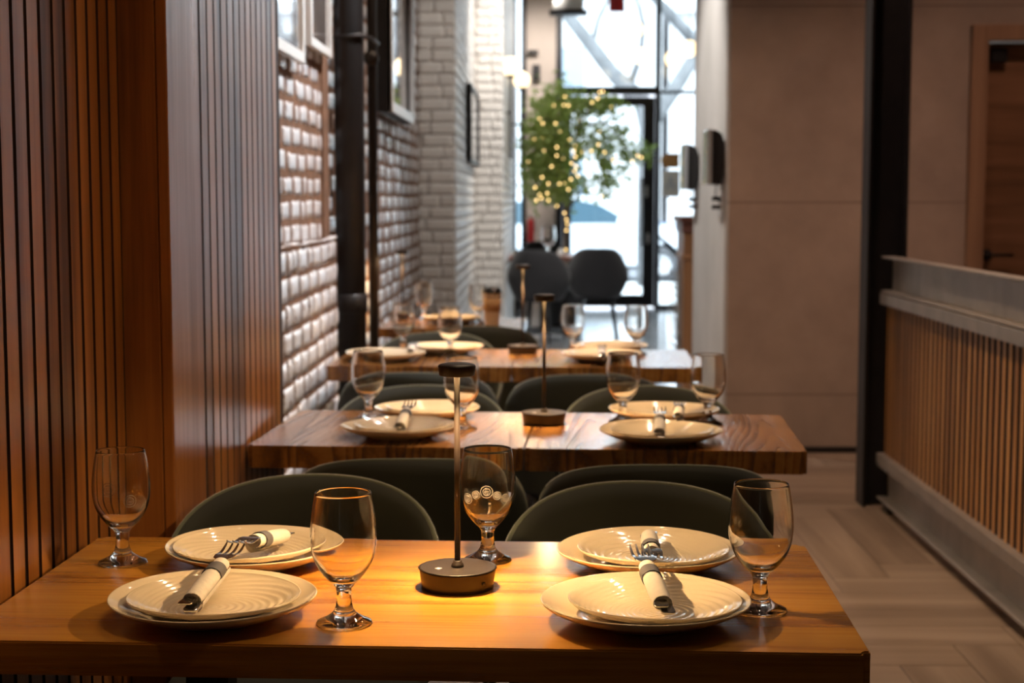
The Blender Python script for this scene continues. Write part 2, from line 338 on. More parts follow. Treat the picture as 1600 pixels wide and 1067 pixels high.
# brick walls: individually lumpy painted bricks over a mortar bed
def bricks(bm, org, u, nrm, width, z0, z1, bh=.078, bl=.20, gap=.016, jit=.007, dep=.004, skip=None, vg=None):
    vg = vg or gap
    org, u, nrm = Vector(org), Vector(u), Vector(nrm); row = 0; z = z0
    while z < z1:
        s = -random.random()*bl if row % 2 else -bl*.5*random.random()
        while s < width:
            L_ = bl*random.choice((1, 1, .95, .5, .8, 1.05))
            a, c = max(s, 0), min(s+L_-vg*random.uniform(.7, 1.2), width)
            if c-a > .03 and not (skip and skip((a+c)/2, z)):
                h0, h1 = z+random.uniform(0, jit), min(z+bh-gap-random.uniform(0, jit), z1)
                d = dep+random.uniform(-.5, .6)*dep*.6; nu, nv = 5, 4; G = []
                tilt = random.uniform(-.4, .4)*dep; seed = Vector((random.random()*50, random.random()*50, 0))
                for q in range(nv+1):
                    R_ = []
                    for p in range(nu+1):
                        fu, fv = p/nu, q/nv
                        edge = min(1, min(fu, 1-fu)*7)*min(1, min(fv, 1-fv)*5)
                        nn = noise.noise(seed+Vector((fu*3.2, fv*2, 0)))
                        off = d*(.15+.85*edge**.5)+nn*dep*.35*edge+tilt*(fu-.5)*edge
                        uu = a+(c-a)*fu+(noise.noise(seed+Vector((fv*4, 7, 3)))*jit if p in (0, nu) else 0)
                        zz = h0+(h1-h0)*fv+(noise.noise(seed+Vector((fu*4, 1, 9)))*jit*1.2 if q in (0, nv) else 0)
                        R_.append(bm.verts.new(org+u*uu+nrm*off+Vector((0, 0, zz))))
                    G.append(R_)
                for q in range(nv):
                    for p in range(nu):
                        f = bm.faces.new((G[q][p], G[q][p+1], G[q+1][p+1], G[q+1][p])); f.smooth = True
                ring = G[0]+[G[q][nu] for q in range(1, nv+1)]+G[nv][-2::-1]+[G[q][0] for q in range(nv-1, 0, -1)]
                low = [bm.verts.new(v.co-nrm*(d+.02)) for v in ring]
                for i in range(len(ring)):
                    j = (i+1) % len(ring)
                    try: bm.faces.new((ring[i], low[i], low[j], ring[j]))
                    except ValueError: pass
            s += L_
        z += bh; row += 1
def obj_keep(name, bm, mats):      # bricks: front grids keep their winding
    return struct(name, bm, mats)
XB = -.80
bm = bmesh.new()
bricks(bm, (XB, 3.80, 0), (0, 1, 0), (1, 0, 0), 1.80, 1.15, 4.0, vg=.045)
bricks(bm, (XB, 5.79, 0), (0, 1, 0), (1, 0, 0), 4.26, 0, 4.0, vg=.11, bl=.36)
bricks(bm, (XB+.035, 3.80, 0), (0, 1, 0), (1, 0, 0), 1.93, 0, 1.15, dep=.006, bh=.082, vg=.028, gap=.011)
bx(bm, XB-.2, XB, 3.88, 10.1, 0, 4.05, 1); bx(bm, XB-.01, XB+.033, 3.88, 5.75, 0, 1.14, 1)
bx(bm, XB-.01, XB+.006, 5.61, 5.77, 1.14, 4.05, 1)
struct('wall_left', bm, [M['brick'], M['mortar']])
bm = bmesh.new()                   # first projecting pier
bricks(bm, (XB, 10.05, 0), (1, 0, 0), (0, -1, 0), .24, 0, 4.0, gap=.003, dep=.0007, jit=.002)
bricks(bm, (-.561, 10.05, 0), (0, 1, 0), (1, 0, 0), 2.95, 0, 4.0, gap=.007, dep=.005, jit=.004)
bx(bm, XB-.2, -.563, 10.055, 13.02, 0, 4.05, 1)
struct('wall_left', bm, [M['brickw'], M['brickbase']])
bm = bmesh.new()                   # second pier up to the shopfront
bricks(bm, (-.56, 13.0, 0), (1, 0, 0), (0, -1, 0), .235, 0, 4.0, gap=.003, dep=.0007, jit=.002)
bricks(bm, (-.326, 13.0, 0), (0, 1, 0), (1, 0, 0), 5.3, 0, 4.0, gap=.007, dep=.005, jit=.004)
bx(bm, XB-.2, -.328, 13.005, 18.4, 0, 4.05, 1)
struct('wall_left', bm, [M['brickw'], M['brickbase']])
# right side
struct('wall_far', B((.95, 2.146, 7.84, 7.99, 0, 4.05), (2.146, 3.55, 7.84, 7.99, 2.16, 4.05), (3.25, 3.55, 7.84, 7.99, 0, 2.16)), M['conc'])
struct('wall_corridor', B((.951, 1.15, 7.99, 9.66, 0, 4.05)), M['concg'])
struct('wall_right', B((3.55, 3.7, -2.1, 18.5, 0, 4.05)), M['conc'])
struct('wall_back', B((-1.2, 3.6, -2.25, -2.1, 0, 4.05)), M['conc'])
struct('base_shade_far', B((.951, 2.146, 7.825, 7.84, 0, .03)), M['black'])  # black strip stands in for the shadow along the wall's foot
# wooden door in the far wall
d = struct('door_1', B((2.225, 3.19, 7.90, 7.94, .0, 2.08), bev=.003), M['doorw'])
struct('casing', B((2.15, 2.232, 7.81, 7.86, 0, 2.16), (2.15, 3.25, 7.812, 7.86, 2.085, 2.165), bev=.003), M['trimw'], d)
bm = bmesh.new(); lathe(bm, [(0, 0), (.028, 0), (.030, .004), (.030, .010), (.012, .014), (.012, .045), (0, .045)], 24)
tube(bm, [(0, 0, .045), (.03, 0, .047), (.125, 0, .047)], .008, 8)
o = struct('handle', bm, M['black'], d); o.location = Q(1540, 398, 7.895); o.rotation_euler = (PI/2, 0, 0)
o = struct('closer_bracket', B((2.26, 2.34, 7.86, 7.90, 1.98, 2.05), bev=.004), M['black'], d)
# shopfront
YF = 18.3
def zf(py): return HC+(313-py)*YF/FPX
bm = B((-.36, -.30, YF, YF+.1, 0, 4.05), (-.236, -.18, YF-.03, YF+.1, 0, 4.05), (.168, .244, YF-.03, YF+.1, 0, 4.05), (1.34, 1.40, YF-.03, YF+.1, 0, 4.05),
       (.244, 1.34, YF-.03, YF+.1, 2.53, 2.62), (1.40, 2.7, YF-.02, YF+.08, 2.54, 2.575), (1.40, 2.7, YF-.03, YF+.1, 0, .05), (2.7, 2.78, YF-.03, YF+.1, 0, 4.05), (-.30, -.236, YF-.03, YF+.1, 0, .35))
o = struct('window_1', bm, M['black'])
struct('pane', B((-.30, -.236, YF+.04, YF+.05, .35, 4.05), (.244, 1.34, YF+.04, YF+.05, 2.62, 4.05), (1.40, 2.7, YF+.04, YF+.05, 2.575, 4.05), (1.40, 2.7, YF+.04, YF+.05, .05, 2.54)), M['pane'], o)
struct('wall_front', B((-.18, .168, YF, YF+.15, 0, 4.05)), M['beige'])
struct('wall_front', B((2.78, 3.55, YF, YF+.15, 0, 4.05)), M['beige'])
d = struct('door_2', B((.25, .35, YF, YF+.05, .03, 2.50), (1.20, 1.335, YF, YF+.05, .03, 2.50), (.35, 1.20, YF, YF+.05, 2.40, 2.50), (.35, 1.20, YF, YF+.05, .03, .17)), M['black'])
struct('pane', B((.35, 1.20, YF+.02, YF+.03, .17, 2.40)), M['pane'], d)
bm = bmesh.new(); tube(bm, [(1.18, YF-.05, .75), (1.18, YF-.05, 1.55)], .015, 10); struct('handle', bm, M['silver'], d)
struct('lock_plate', B((1.25, 1.28, YF-.012, YF, .78, .90), (1.23, 1.26, YF-.012, YF, 1.33, 1.46), bev=.004), M['silver'], d)

# ------------------------------------------------------------------ tables
ZT = .75
def table(label, fr, width, depth, rz, th, m, group=None):
    # fr = near right-hand corner of the top
    c, s = math.cos(rz), math.sin(rz)
    cx = fr[0]-c*width/2-s*depth/2; cy = fr[1]-s*width/2+c*depth/2
    t = thing('dining_table', label, 'table', (cx, cy, 0), rz, group)
    bm = bmesh.new(); bx(bm, -width/2, width/2, -depth/2, depth/2, ZT-th, ZT)
    ve = [e for e in bm.edges if abs(e.verts[0].co.z-e.verts[1].co.z) > .01]
    bmesh.ops.bevel(bm, geom=ve, offset=.010, segments=3, affect='EDGES')
    te = [e for e in bm.edges if e.verts[0].co.z > ZT-.001 and e.verts[1].co.z > ZT-.001]
    bmesh.ops.bevel(bm, geom=te, offset=.002, segments=2, affect='EDGES')
    obj('tabletop', bm, m, t)
    n_ = 2 if width > .9 else 1
    for k in range(n_):
        px = (k-.5)*width*.55 if n_ == 2 else 0
        bm = bmesh.new(); bx(bm, px-.03, px+.03, -.03, .03, .012, ZT-th); bevel(bm, .003, 1); obj('pedestal', bm, M['black'], t)
        bm = bmesh.new(); bx(bm, px-.19, px+.19, -.21, .21, 0, .012); bevel(bm, .004, 1); obj('foot_plate', bm, M['black'], t)
        bm = bmesh.new(); bx(bm, px-.16, px+.16, -.16, .16, ZT-th-.006, ZT-th-.0005); obj('mounting_plate', bm, M['black'], t)
    return t
table('wide orange oak table nearest the camera, set for four', (.396, 1.802), 1.128, .588, math.radians(-1.9), .042, M['table'])
r2 = math.radians(-3.1); r3 = math.radians(-1.6)
table('right grained oak table of the second row, its corner in the aisle', (.575, 3.288), .612, .576, r2, .050, M['table2'])
table('left grained oak table of the second row, against the slatted wall', (.575-.616*math.cos(r2), 3.288-.616*math.sin(r2)), .612, .576, r2, .050, M['table2'])
table('right-hand oak table of the third row, shining white with window light', (.508, 4.955), .604, .60, r3, .050, M['table2'])
table('left-hand oak table of the third row, in front of the thick black pipe', (.508-.608*math.cos(r3), 4.955-.608*math.sin(r3)), .604, .60, r3, .050, M['table2'])
table('small square oak table of the fourth row with the paper coffee cup on it', (-.083, 6.455), .61, .60, math.radians(-1.9), .040, M['table2'])

# ------------------------------------------------------------------ goblets
GO = [(0, 0), (.033, 0), (.0352, .0018), (.034, .0040), (.024, .0085), (.0135, .017), (.0098, .030), (.0098, .042), (.0125, .050), (.0225, .060), (.0340, .0755), (.0405, .093), (.0425, .110), (.0418, .130), (.0390, .152), (.0358, .1695)]
GI = [(.0346, .1695), (.0376, .152), (.0403, .130), (.0409, .110), (.0390, .094), (.0325, .0785), (.0215, .0655), (.0095, .0595), (0, .0582)]
def goblet(label, loc):
    t = thing('water_goblet', label, 'glass', loc)
    bm = bmesh.new()
    pr = smooth_profile(GO, 4)+[(.0355, .1703), (.0349, .1703)]+smooth_profile(GI, 4)
    lathe(bm, pr, 56); obj('glass_body', bm, M['glass'], t, True); return t
ZG = ZT+.0008
gob = [((192, 880), 'stemmed water goblet at the left end of the nearest table, beside the slatted wall'),
       ((538, 975), 'nearest stemmed goblet, standing just right of the front left plate, plates seen through it'),
       ((762, 876), 'stemmed goblet with painted reflection rings standing behind the lamp on the nearest table'),
       ((1187, 955), 'stemmed goblet at the right end of the nearest table, overlapping the front right plate'),
       ((576, 655), 'stemmed goblet on the second table row, left of its left-hand plates'),
       ((722, 670), 'stemmed goblet on the second table row, seen behind the head of the nearest lamp'),
       ((973, 660), 'stemmed goblet on the second table row between its lamp and the right-hand plates'),
       ((1106, 663), 'stemmed goblet on the second table row, nearest the aisle, behind the right plate'),
       ((630, 549), 'blurred goblet at the left end of the third table row'),
       ((703, 557), 'blurred goblet on the third table row in front of the left-hand plates'),
       ((895, 551), 'blurred goblet on the third table row between its lamp and the right-hand plates'),
       ((994, 553), 'blurred goblet on the third table row behind the right-hand plates, nearest the aisle'),
       ((662, 500), 'blurred goblet left of the plates on the fourth-row table'),
       ((747, 505.5), 'blurred goblet on the fourth-row table beside the paper coffee cup')]
g0 = None; gobs = []
for (px, py), lab in gob:
    p = P(px, py, ZT); loc = (p.x, p.y, ZG)
    if g0 is None: g0 = goblet(lab, loc); gobs.append(g0)
    else: gobs.append(dup(g0, loc, random.random()*6, lab))
for o in gobs: o['group'] = 'stemmed goblets on the tables'
# pale rings modelled on two goblets in place of reflections in the glass
def bowl_r(z):
    for (r0, z0), (r1, z1) in zip(GO[9:], GO[10:]):
        if z0 <= z <= z1: return r0+(r1-r0)*(z-z0)/(z1-z0)
    return .04
def reflection_rings(gob_, a0, z0, rr, seed):
    bm = bmesh.new()
    for R_ in (rr, rr*.62):
        pts = []
        for k in range(25):
            q = 2*PI*k/24; z = z0+R_*math.sin(q); r = bowl_r(z)+.0004; a = a0+R_*math.cos(q)/r
            pts.append((r*math.cos(a), r*math.sin(a), z))
        tube(bm, pts, .00045, 5)
    for k in range(-2, 3):
        z = z0+k*rr*.22; h = rr*.45*math.cos(k*.5); r = bowl_r(z)+.0003
        tube(bm, [(r*math.cos(a0+s*h/r), r*math.sin(a0+s*h/r), z) for s in (-1, -.5, 0, .5, 1)], .00035, 4)
    o = obj('painted_reflection', bm, M['reflect_mark'], gob_, True); o['label'] = 'pale rings standing in for a reflection in the glass'
gobs[2].rotation_euler = (0, 0, 0)
for a, z, r in ((-2.3, .100, .0075), (-1.95, .107, .006), (-1.57, .112, .009), (-1.2, .106, .006), (-.85, .100, .0075)): reflection_rings(gobs[2], a, z, r, 0)
gobs[0].rotation_euler = (0, 0, 0)
reflection_rings(gobs[0], -1.75, .118, .010, 1); reflection_rings(gobs[0], -1.0, .100, .009, 2)

# ------------------------------------------------------------------ plates
def plate(name, label, R, loc, rz, kind):
    t = thing(name, label, 'plate', loc, rz); bm = bmesh.new(); big = kind == 'big'
    top = .028 if big else .0225; base = .60 if big else .58; th = .0045
    und = [(0, .0012), (R*base-.012, .0012), (R*base-.010, 0), (R*base-.004, 0), (R*(base+.01), .0035), (R*.76, .009), (R*.88, .0165 if big else .0135), (R*.96, top-.006), (R*.995, top-.002)]
    n_ = 26 if big else 46
    up_ = [(R*1.001, top), (R*.992, top+.0008)]
    for i in range(n_+1):
        q = 1-i/n_; r = R*.985*q
        s = max(0, (q-base*.95)/(1-base*.95)); z = th+(top-th)*(s**1.45)
        up_.append((r, z))
    ph = random.random()*6
    def fn(r, z, a):
        k = 1+(.014*math.cos(2*a+ph)+.006*math.cos(3*a+1+ph))*min(1, r/R)
        if z >= th and r < R*.97 and z < top:
            q = r/R
            if big: zz = z+.0003*math.sin(q*60+a)
            else: zz = z+.00055*math.sin(2*PI*r/(.0085+.002*math.sin(a+ph))-a+.9*math.sin(2*a+ph))*(1 if q < .93 else 0)*min(1, q*5)
            return r*k, zz
        wob = .0012*math.cos(2*a+ph*2)*(r/R)**3
        return r*k, z+(wob if r > R*.8 else 0)
    lathe(bm, und+up_, 128 if not big else 96, fn)
    obj('glazed_body', bm, M['china'], t, True); return t
S = [((334, 932), .136, 'front left of the nearest table'), ((398, 853), .134, 'rear left of the nearest table'),
     ((1008, 938), .136, 'front right of the nearest table'), ((1013, 858), .136, 'rear right of the nearest table'),
     ((623, 665), .132, 'front left of the second table row'), ((667, 637), .130, 'rear left of the second table row'),
     ((1032, 672), .141, 'front right of the second table row'), ((1037, 640), .136, 'rear right of the second table row'),
     ((603, 551), .138, 'front left of the third table row'), ((697, 540.5), .134, 'rear left of the third table row'),
     ((940, 552), .140, 'front right of the third table row'), ((953, 539.5), .136, 'rear right of the third table row'), ((706, 495.5), .132, 'middle of the fourth-row table')]
bigs, smalls = [], []
for i, ((px, py), R, where) in enumerate(S):
    p = P(px, py, ZT+.025); lb = 'ivory dinner plate, '+where; ls = 'rippled side plate on a dinner plate, '+where
    ra = random.random()*6; sc = R/.136
    if i == 0:
        b0 = plate('dinner_plate', lb, .136, (p.x, p.y, ZT+.0005), ra, 'big'); s0 = plate('side_plate', ls, .111, (p.x, p.y, ZT+.0068), ra, 'small'); B_, S_ = b0, s0
    else:
        B_ = dup(b0, (p.x, p.y, ZT+.0005), ra, lb); S_ = dup(s0, (p.x, p.y, ZT+.0068), ra+1, ls)
    B_.scale = (sc, sc, 1); S_.scale = (sc, sc, 1)
    off = [(0, 0), (-.012, .004), (.012, 0), (.008, .004)][i] if i < 4 else (.004, 0)
    S_.location.x += off[0]; S_.location.y += off[1]
    B_['group'] = 'dinner plates on the tables'; S_['group'] = 'side plates on the dinner plates'
    bigs.append(B_); smalls.append(S_)

# ------------------------------------------------------------------ cutlery rolls: napkin (+ band), fork, knife are things
def make_roll(label):
    t = thing('napkin_roll', label, 'napkin')
    bm = bmesh.new(); R0 = .0155
    pts = [(0, y, 0) for y in (-.078, -.06, -.03, 0, .03, .055)]; tube(bm, pts, [.0120, .0128, .0132, .0128, .0120, .0112], 20, False, .86)
    for y0, y1, s in ((-.078, -.07, 1), (.055, .048, -1)):           # spiral ends
        prev = None
        for k in range(46):
            a = k/46*PI*5; r = .003+(.0082)*(k/46)
            x, z = r*math.cos(a), r*math.sin(a)*.86
            v0 = bm.verts.new((x, y0+s*.001*(k % 3), z)); v1 = bm.verts.new((x, y1+s*.012, z))
            if prev: bm.faces.new((prev[0], v0, v1, prev[1]))
            prev = (v0, v1)
    cap_disc(bm, -.0745, .0120); cap_disc(bm, .051, .0112)
    prev = None                                                      # loose outer flap of paper
    for k in range(8):
        a = -.2-k*.16; r = .0134+.0009*k; row = [bm.verts.new((r*math.cos(a), y, r*math.sin(a)*.9)) for y in (-.076, -.03, .02, .052)]
        if prev:
            for q in range(3): bm.faces.new((prev[q], row[q], row[q+1], prev[q+1]))
        prev = row
    obj('napkin_paper', bm, M['napkin'], t, True)
    bm = bmesh.new(); tube(bm, [(0, y, 0) for y in (.008, .018, .034)], [.0140, .0139, .0136], 24, False, .88)
    tube(bm, [(0, y, 0) for y in (.034, .018, .008)], [.0130, .0132, .0133], 24, False, .86)
    obj('paper_band', bm, M['band'], t, True)['label'] = 'dark grey paper band'
    return t
def cap_disc(bm, y, r):
    c = bm.verts.new((0, y, 0)); v = [bm.verts.new((r*math.cos(k*PI/12), y, r*.86*math.sin(k*PI/12))) for k in range(24)]
    for k in range(24): bm.faces.new((c, v[k], v[(k+1) % 24]))
def make_fork(label):
    t = thing('fork', label, 'fork'); bm = bmesh.new()
    ribbon(bm, [(-.004, -.098, .003, .015), (-.004, -.094, .003, .0185), (0, -.04, .0005, .013), (0, .02, .001, .008), (0, .05, .003, .0065), (0, .056, .005, .011), (0, .064, .0058, .0270), (0, .076, .0048, .0300), (0, .082, .0035, .0300)], .0022)
    for k in range(4):
        x = (k-1.5)*.0084
        ribbon(bm, [(x, .080, .0038, .0050), (x, .095, .0012, .0046), (x*1.02, .108, .0008, .0040), (x*1.02, .122, .0028, .0030), (x, .130, .0050, .0014)], .0020)
    bevel(bm, .0005, 1); obj('steel_body', bm, M['chrome'], t, False); return t
def make_knife(label):
    t = thing('table_knife', label, 'knife'); bm = bmesh.new()
    ribbon(bm, [(.004, -.104, -.004, .014), (.004, -.100, -.004, .0185), (.004, -.05, -.004, .015), (.004, .0, -.004, .011), (.004, .004, -.004, .016), (.004, .045, -.004, .015)], .004)
    bevel(bm, .0011, 2); obj('steel_body', bm, M['chrome'], t, False); return t
def rollmat(p0, tip, z0, L_=.205, far=True):
    a = P(*p0, z0); d = ray(*tip).normalized(); o_ = Vector((0, 0, HC))
    m_ = o_-a; b_ = m_.dot(d); c_ = m_.dot(m_)-L_*L_; disc = max(b_*b_-c_, 0)**.5
    t_ = -b_+(disc if far else -disc); e = o_+d*t_
    if disc == 0: e = a+(e-a).normalized()*L_
    y = (e-a).normalized(); x = y.cross(Vector((0, 0, 1))).normalized(); z = x.cross(y)
    ctr = a+y*.086
    return Matrix(((x.x, y.x, z.x, ctr.x), (x.y, y.y, z.y, ctr.y), (x.z, y.z, z.z, ctr.z), (0, 0, 0, 1)))
rolls = [((297, 942), (366, 856), True, 'front left setting of the nearest table', 0),
         ((445, 836), (372, 850), False, 'rear left setting of the nearest table', 1),
         ((1037, 946), (1000, 860), True, 'front right setting of the nearest table', 2),
         ((1014, 836), (1020, 876), False, 'rear right setting of the nearest table', 3),
         ((624, 668), (641, 631), True, 'front left setting of the second row', 4),
         ((1030, 677), (1031, 640), True, 'front right setting of the second row', 6),
         ((1060, 652), (1062, 630), True, 'rear right setting of the second row', 7),
         ((641, 549), (648, 536), True, 'front left setting of the third row', 8),
         ((940, 556), (941, 540), True, 'front right setting of the third row', 10)]
nr = fr_ = kn = None
for p0, tip, far, where, k in rolls:
    z0 = ZT+.0335
    mt = rollmat(p0, tip, z0, far=far)
    la, lf, lk = 'white napkin roll, '+where, 'steel fork in the napkin, '+where, 'steel knife in the napkin, '+where
    if nr is None: nr, fr_, kn = make_roll(la), make_fork(lf), make_knife(lk); A_ = (nr, fr_, kn)
    else: A_ = (dup(nr, (0, 0, 0), 0, la), dup(fr_, (0, 0, 0), 0, lf), dup(kn, (0, 0, 0), 0, lk))
    for o, gname in zip(A_, ('napkin rolls on the plates', 'forks in the napkin rolls', 'knives in the napkin rolls')):
        o.matrix_world = mt; o['group'] = gname

# ------------------------------------------------------------------ table lamps
def table_lamp(label, loc):
    t = thing('table_lamp', label, 'lamp', loc)
    bm = bmesh.new(); lathe(bm, smooth_profile([(0, 0), (.046, 0), (.0495, .0015), (.0505, .005), (.0535, .026), (.0530, .0275), (.051, .0285), (0, .0285)], 2), 64)
    obj('base', bm, M['bronze'], t, True)
    bm = bmesh.new(); lathe(bm, [(0, .0284), (.0085, .0284), (.009, .030), (.008, .0335), (.0062, .035), (.0062, .0375), (.0045, .038), (0, .038)], 24); obj('collar', bm, M['bronze'], t, True)
    bm = bmesh.new(); tube(bm, [(0, 0, .036), (0, 0, .300)], .0041, 16); obj('pole', bm, M['pole'], t, True)
    hd = bmesh.new(); lathe(hd, [(0, .3155), (.018, .3150), (.0245, .3135), (.0262, .3115), (.0262, .3100), (.0245, .2990), (.0238, .2980), (.0225, .2980), (.0225, .3010), (0, .3010)], 48); h = obj('lamp_head', hd, M['bronze'], t, True)
    bm = bmesh.new(); lathe(bm, [(.0050, .3005), (.022, .3005), (.022, .2995), (.0050, .2995), (.0050, .3005)], 40); obj('diffuser', bm, M['diff'], h, True)
    bm = bmesh.new(); lathe(bm, [(0, .0284), (.005, .0284), (.005, .0292), (0, .0294)], 20, cx=-.026, cy=-.012); obj('touch_button', bm, M['silver'], t, True)['label'] = 'small silver touch button'
    bm = bmesh.new(); lathe(bm, [(0, 0), (.0028, 0), (.0028, .001), (0, .001)], 14); q = obj('charging_port', bm, M['plasticb'], t)
    q.location = (.0382, -.0362, .013); q.rotation_euler = (PI/2, 0, math.radians(46)); return t
LP = [((715, 917), 'black cordless table lamp with round base and disc head on the nearest table', 1.0),
      ((850, 662), 'black cordless table lamp in the middle of the second table row', 1.0),
      ((817, 552), 'blurred black cordless lamp in the middle of the third table row', 1.0),
      ((629, 500), 'blurred thin black lamp on the fourth-row table near the brick wall', 1.0)]
l0 = None; LW = [4.2, 3.6, 3.6, 3.6]
for k, ((px, py), lab, s) in enumerate(LP):
    p = P(px, py, ZT); loc = (p.x, p.y, ZT+.0005)
    if l0 is None: l0 = table_lamp(lab, loc); o = l0
    else: o = dup(l0, loc, .2*k, lab)
    o['group'] = 'cordless table lamps'
    for q in range(4):
        a = q*PI/2+.6; c_, s_ = math.cos(a), math.sin(a)
        lamp('table_lamp_light', 'SPOT', (p.x+.019*c_, p.y+.019*s_, ZT+.2990), LW[k], (1, .64, .30), Vector((.70*c_, .70*s_, -1)).to_track_quat('-Z', 'Y').to_euler(), spot_size=1.95, spot_blend=.6, shadow_soft_size=.005)

# ------------------------------------------------------------------ chairs
def shell(a_max, halfw, yb, curve, ztop, zbot, th, nu=32, nv=12):
    """curved backrest: halfw(v,u) half width, returned as closed bmesh"""
    bm = bmesh.new(); F, K = [], []
    for j in range(nv+1):
        v = j/nv; rf, rk = [], []
        for i in range(nu+1):
            u = -1+2*i/nu; a = u*a_max; zt = ztop(u); z = zbot+(zt-zbot)*v; W_ = halfw(v, z)
            x = W_*math.sin(a)/math.sin(a_max); y = yb-curve*(1-math.cos(a))/(1-math.cos(a_max))+ (z-zbot)*.10
            nx, ny = math.sin(a)*.8, math.cos(a); l = math.hypot(nx, ny); nx /= l; ny /= l
            ed = min(1, (1-v)*5+.10)**.5*min(1, (1-abs(u))*8+.15)**.5; t_ = th/2*ed
            rf.append(bm.verts.new((x+nx*t_, y+ny*t_, z))); rk.append(bm.verts.new((x-nx*t_, y-ny*t_, z)))
        F.append(rf); K.append(rk)
    for j in range(nv):
        for i in range(nu):
            bm.faces.new((F[j][i], F[j][i+1], F[j+1][i+1], F[j+1][i])); bm.faces.new((K[j][i+1], K[j][i], K[j+1][i], K[j+1][i+1]))
    for G, H_ in ((F[0], K[0]), (F[-1], K[-1])):
        for i in range(nu): bm.faces.new((G[i], G[i+1], H_[i+1], H_[i]))
    for i in (0, nu):
        for j in range(nv): bm.faces.new((F[j][i], F[j+1][i], K[j+1][i], K[j][i]))
    edge = [((F[-1][i].co+K[-1][i].co)/2).copy() for i in range(nu+1)]
    edge = [((F[j][0].co+K[j][0].co)/2).copy() for j in range(3, nv)]+edge+[((F[j][nu].co+K[j][nu].co)/2).copy() for j in range(nv-1, 2, -1)]
    return bm, edge
def legs(t, m, top, ft, zt=.42, r0=.013, r1=.008):
    for sx in (-1, 1):
        for sy in (-1, 1):
            bm = bmesh.new(); tube(bm, [(sx*top[0], sy*top[1], zt), (sx*ft[0], sy*ft[1], 0)], [r0, r1], 12); obj('leg', bm, m, t)
def green_chair(label, loc, rz):
    t = thing('dining_chair', label, 'chair', loc, rz)
    zt = lambda u: .59+.193*max(0, 1-abs(u*.985)**2.3)**.47
    bm, edge = shell(math.radians(80), lambda v, z: .195+.047*min(1, max(0, (z-.40)/.2)), .215, .19, zt, .41, .040)
    o = obj('backrest', bm, M['velvet'], t, True)
    bm = bmesh.new(); tube(bm, edge, .0042, 8); obj('rim_light_piping', bm, M['pip'], o, True)
    bm = bmesh.new()
    pr = smooth_profile([(0, .415), (.19, .415), (.212, .425), (.222, .45), (.215, .478), (.19, .492), (.10, .498), (0, .50)], 3)
    lathe(bm, pr, 40, lambda r, z, a: (r*(1+.05*abs(math.sin(2*a))), z), cy=-.02); obj('seat', bm, M['velvet'], t, True)
    legs(t, M['black'], (.15, .14), (.20, .19)); return t
def W_at(px, Y): return Q(px, 313, Y).x
gc = [(488, 2.78, 0, 'green velvet chair behind the left plates of the nearest table'),
      (997, 2.72, 0, 'green velvet chair behind the right plates of the nearest table'),
      (622, 2.99, PI+.05, 'shaded green chair tucked under the left near side of the second row'),
      (1040, 2.93, PI, 'shaded green chair tucked under the right near side of the second row'),
      (661, 4.16, 0, 'green velvet chair behind the left plates of the second row'),
      (1011, 4.16, 0, 'green velvet chair behind the right plates of the second row'),
      (645, 4.50, PI, 'black-looking green chair tucked under the left near side of the third table row'),
      (920, 4.46, PI, 'green velvet chair tucked under the right near side of the third row'),
      (684, 5.86, 0, 'dark chair back at the far left side of the third row, behind its plates'),
      (750, 6.18, PI, 'dark chair back tucked under the near side of the fourth-row table')]
c0 = None
for px, Yb, rz, lab in gc:
    x = W_at(px, Yb); y = Yb-.235*math.cos(rz)
    if c0 is None: c0 = green_chair(lab, (x, y, 0), rz); o = c0
    else: o = dup(c0, (x, y, 0), rz, lab)
    o['group'] = 'green velvet dining chairs'
def grey_chair(label, loc, rz):
    t = thing('armchair', label, 'chair', loc, rz)
    def hw(v, z):
        pts = [(.38, .19), (.44, .235), (.55, .285), (.63, .285), (.74, .235), (.80, .215), (.84, .18), (.86, .15)]
        for (z0, w0), (z1, w1) in zip(pts, pts[1:]):
            if z <= z1: return w0+(w1-w0)*max(0, (z-z0)/(z1-z0))
        return .165
    bm, edge = shell(math.radians(85), hw, .22, .30, lambda u: .66+.19*max(0, 1-abs(u)**5)**.6, .38, .045)
    obj('backrest', bm, M['greyfab'], t, True)
    bm = bmesh.new(); pr = smooth_profile([(0, .40), (.20, .40), (.23, .42), (.235, .45), (.21, .475), (0, .48)], 3); lathe(bm, pr, 36, cy=-.03); obj('seat', bm, M['greyfab'], t, True)
    legs(t, M['black'], (.13, .12), (.19, .22), .41, .017, .011); return t
a0 = grey_chair('dark grey tub armchair seen from behind, facing the glass door', (W_at(935, 14.2), 14.45, 0), PI)
a1 = dup(a0, (W_at(841, 13.8), 14.0, 0), PI-.35, 'dark grey tub armchair left of the other, in front of the window table')
a2 = dup(a0, (.02, 16.45, 0), .2, 'dark grey tub armchair on the far side of the window table, mostly hidden')
for o in (a0, a1, a2): o['group'] = 'grey tub armchairs by the window'

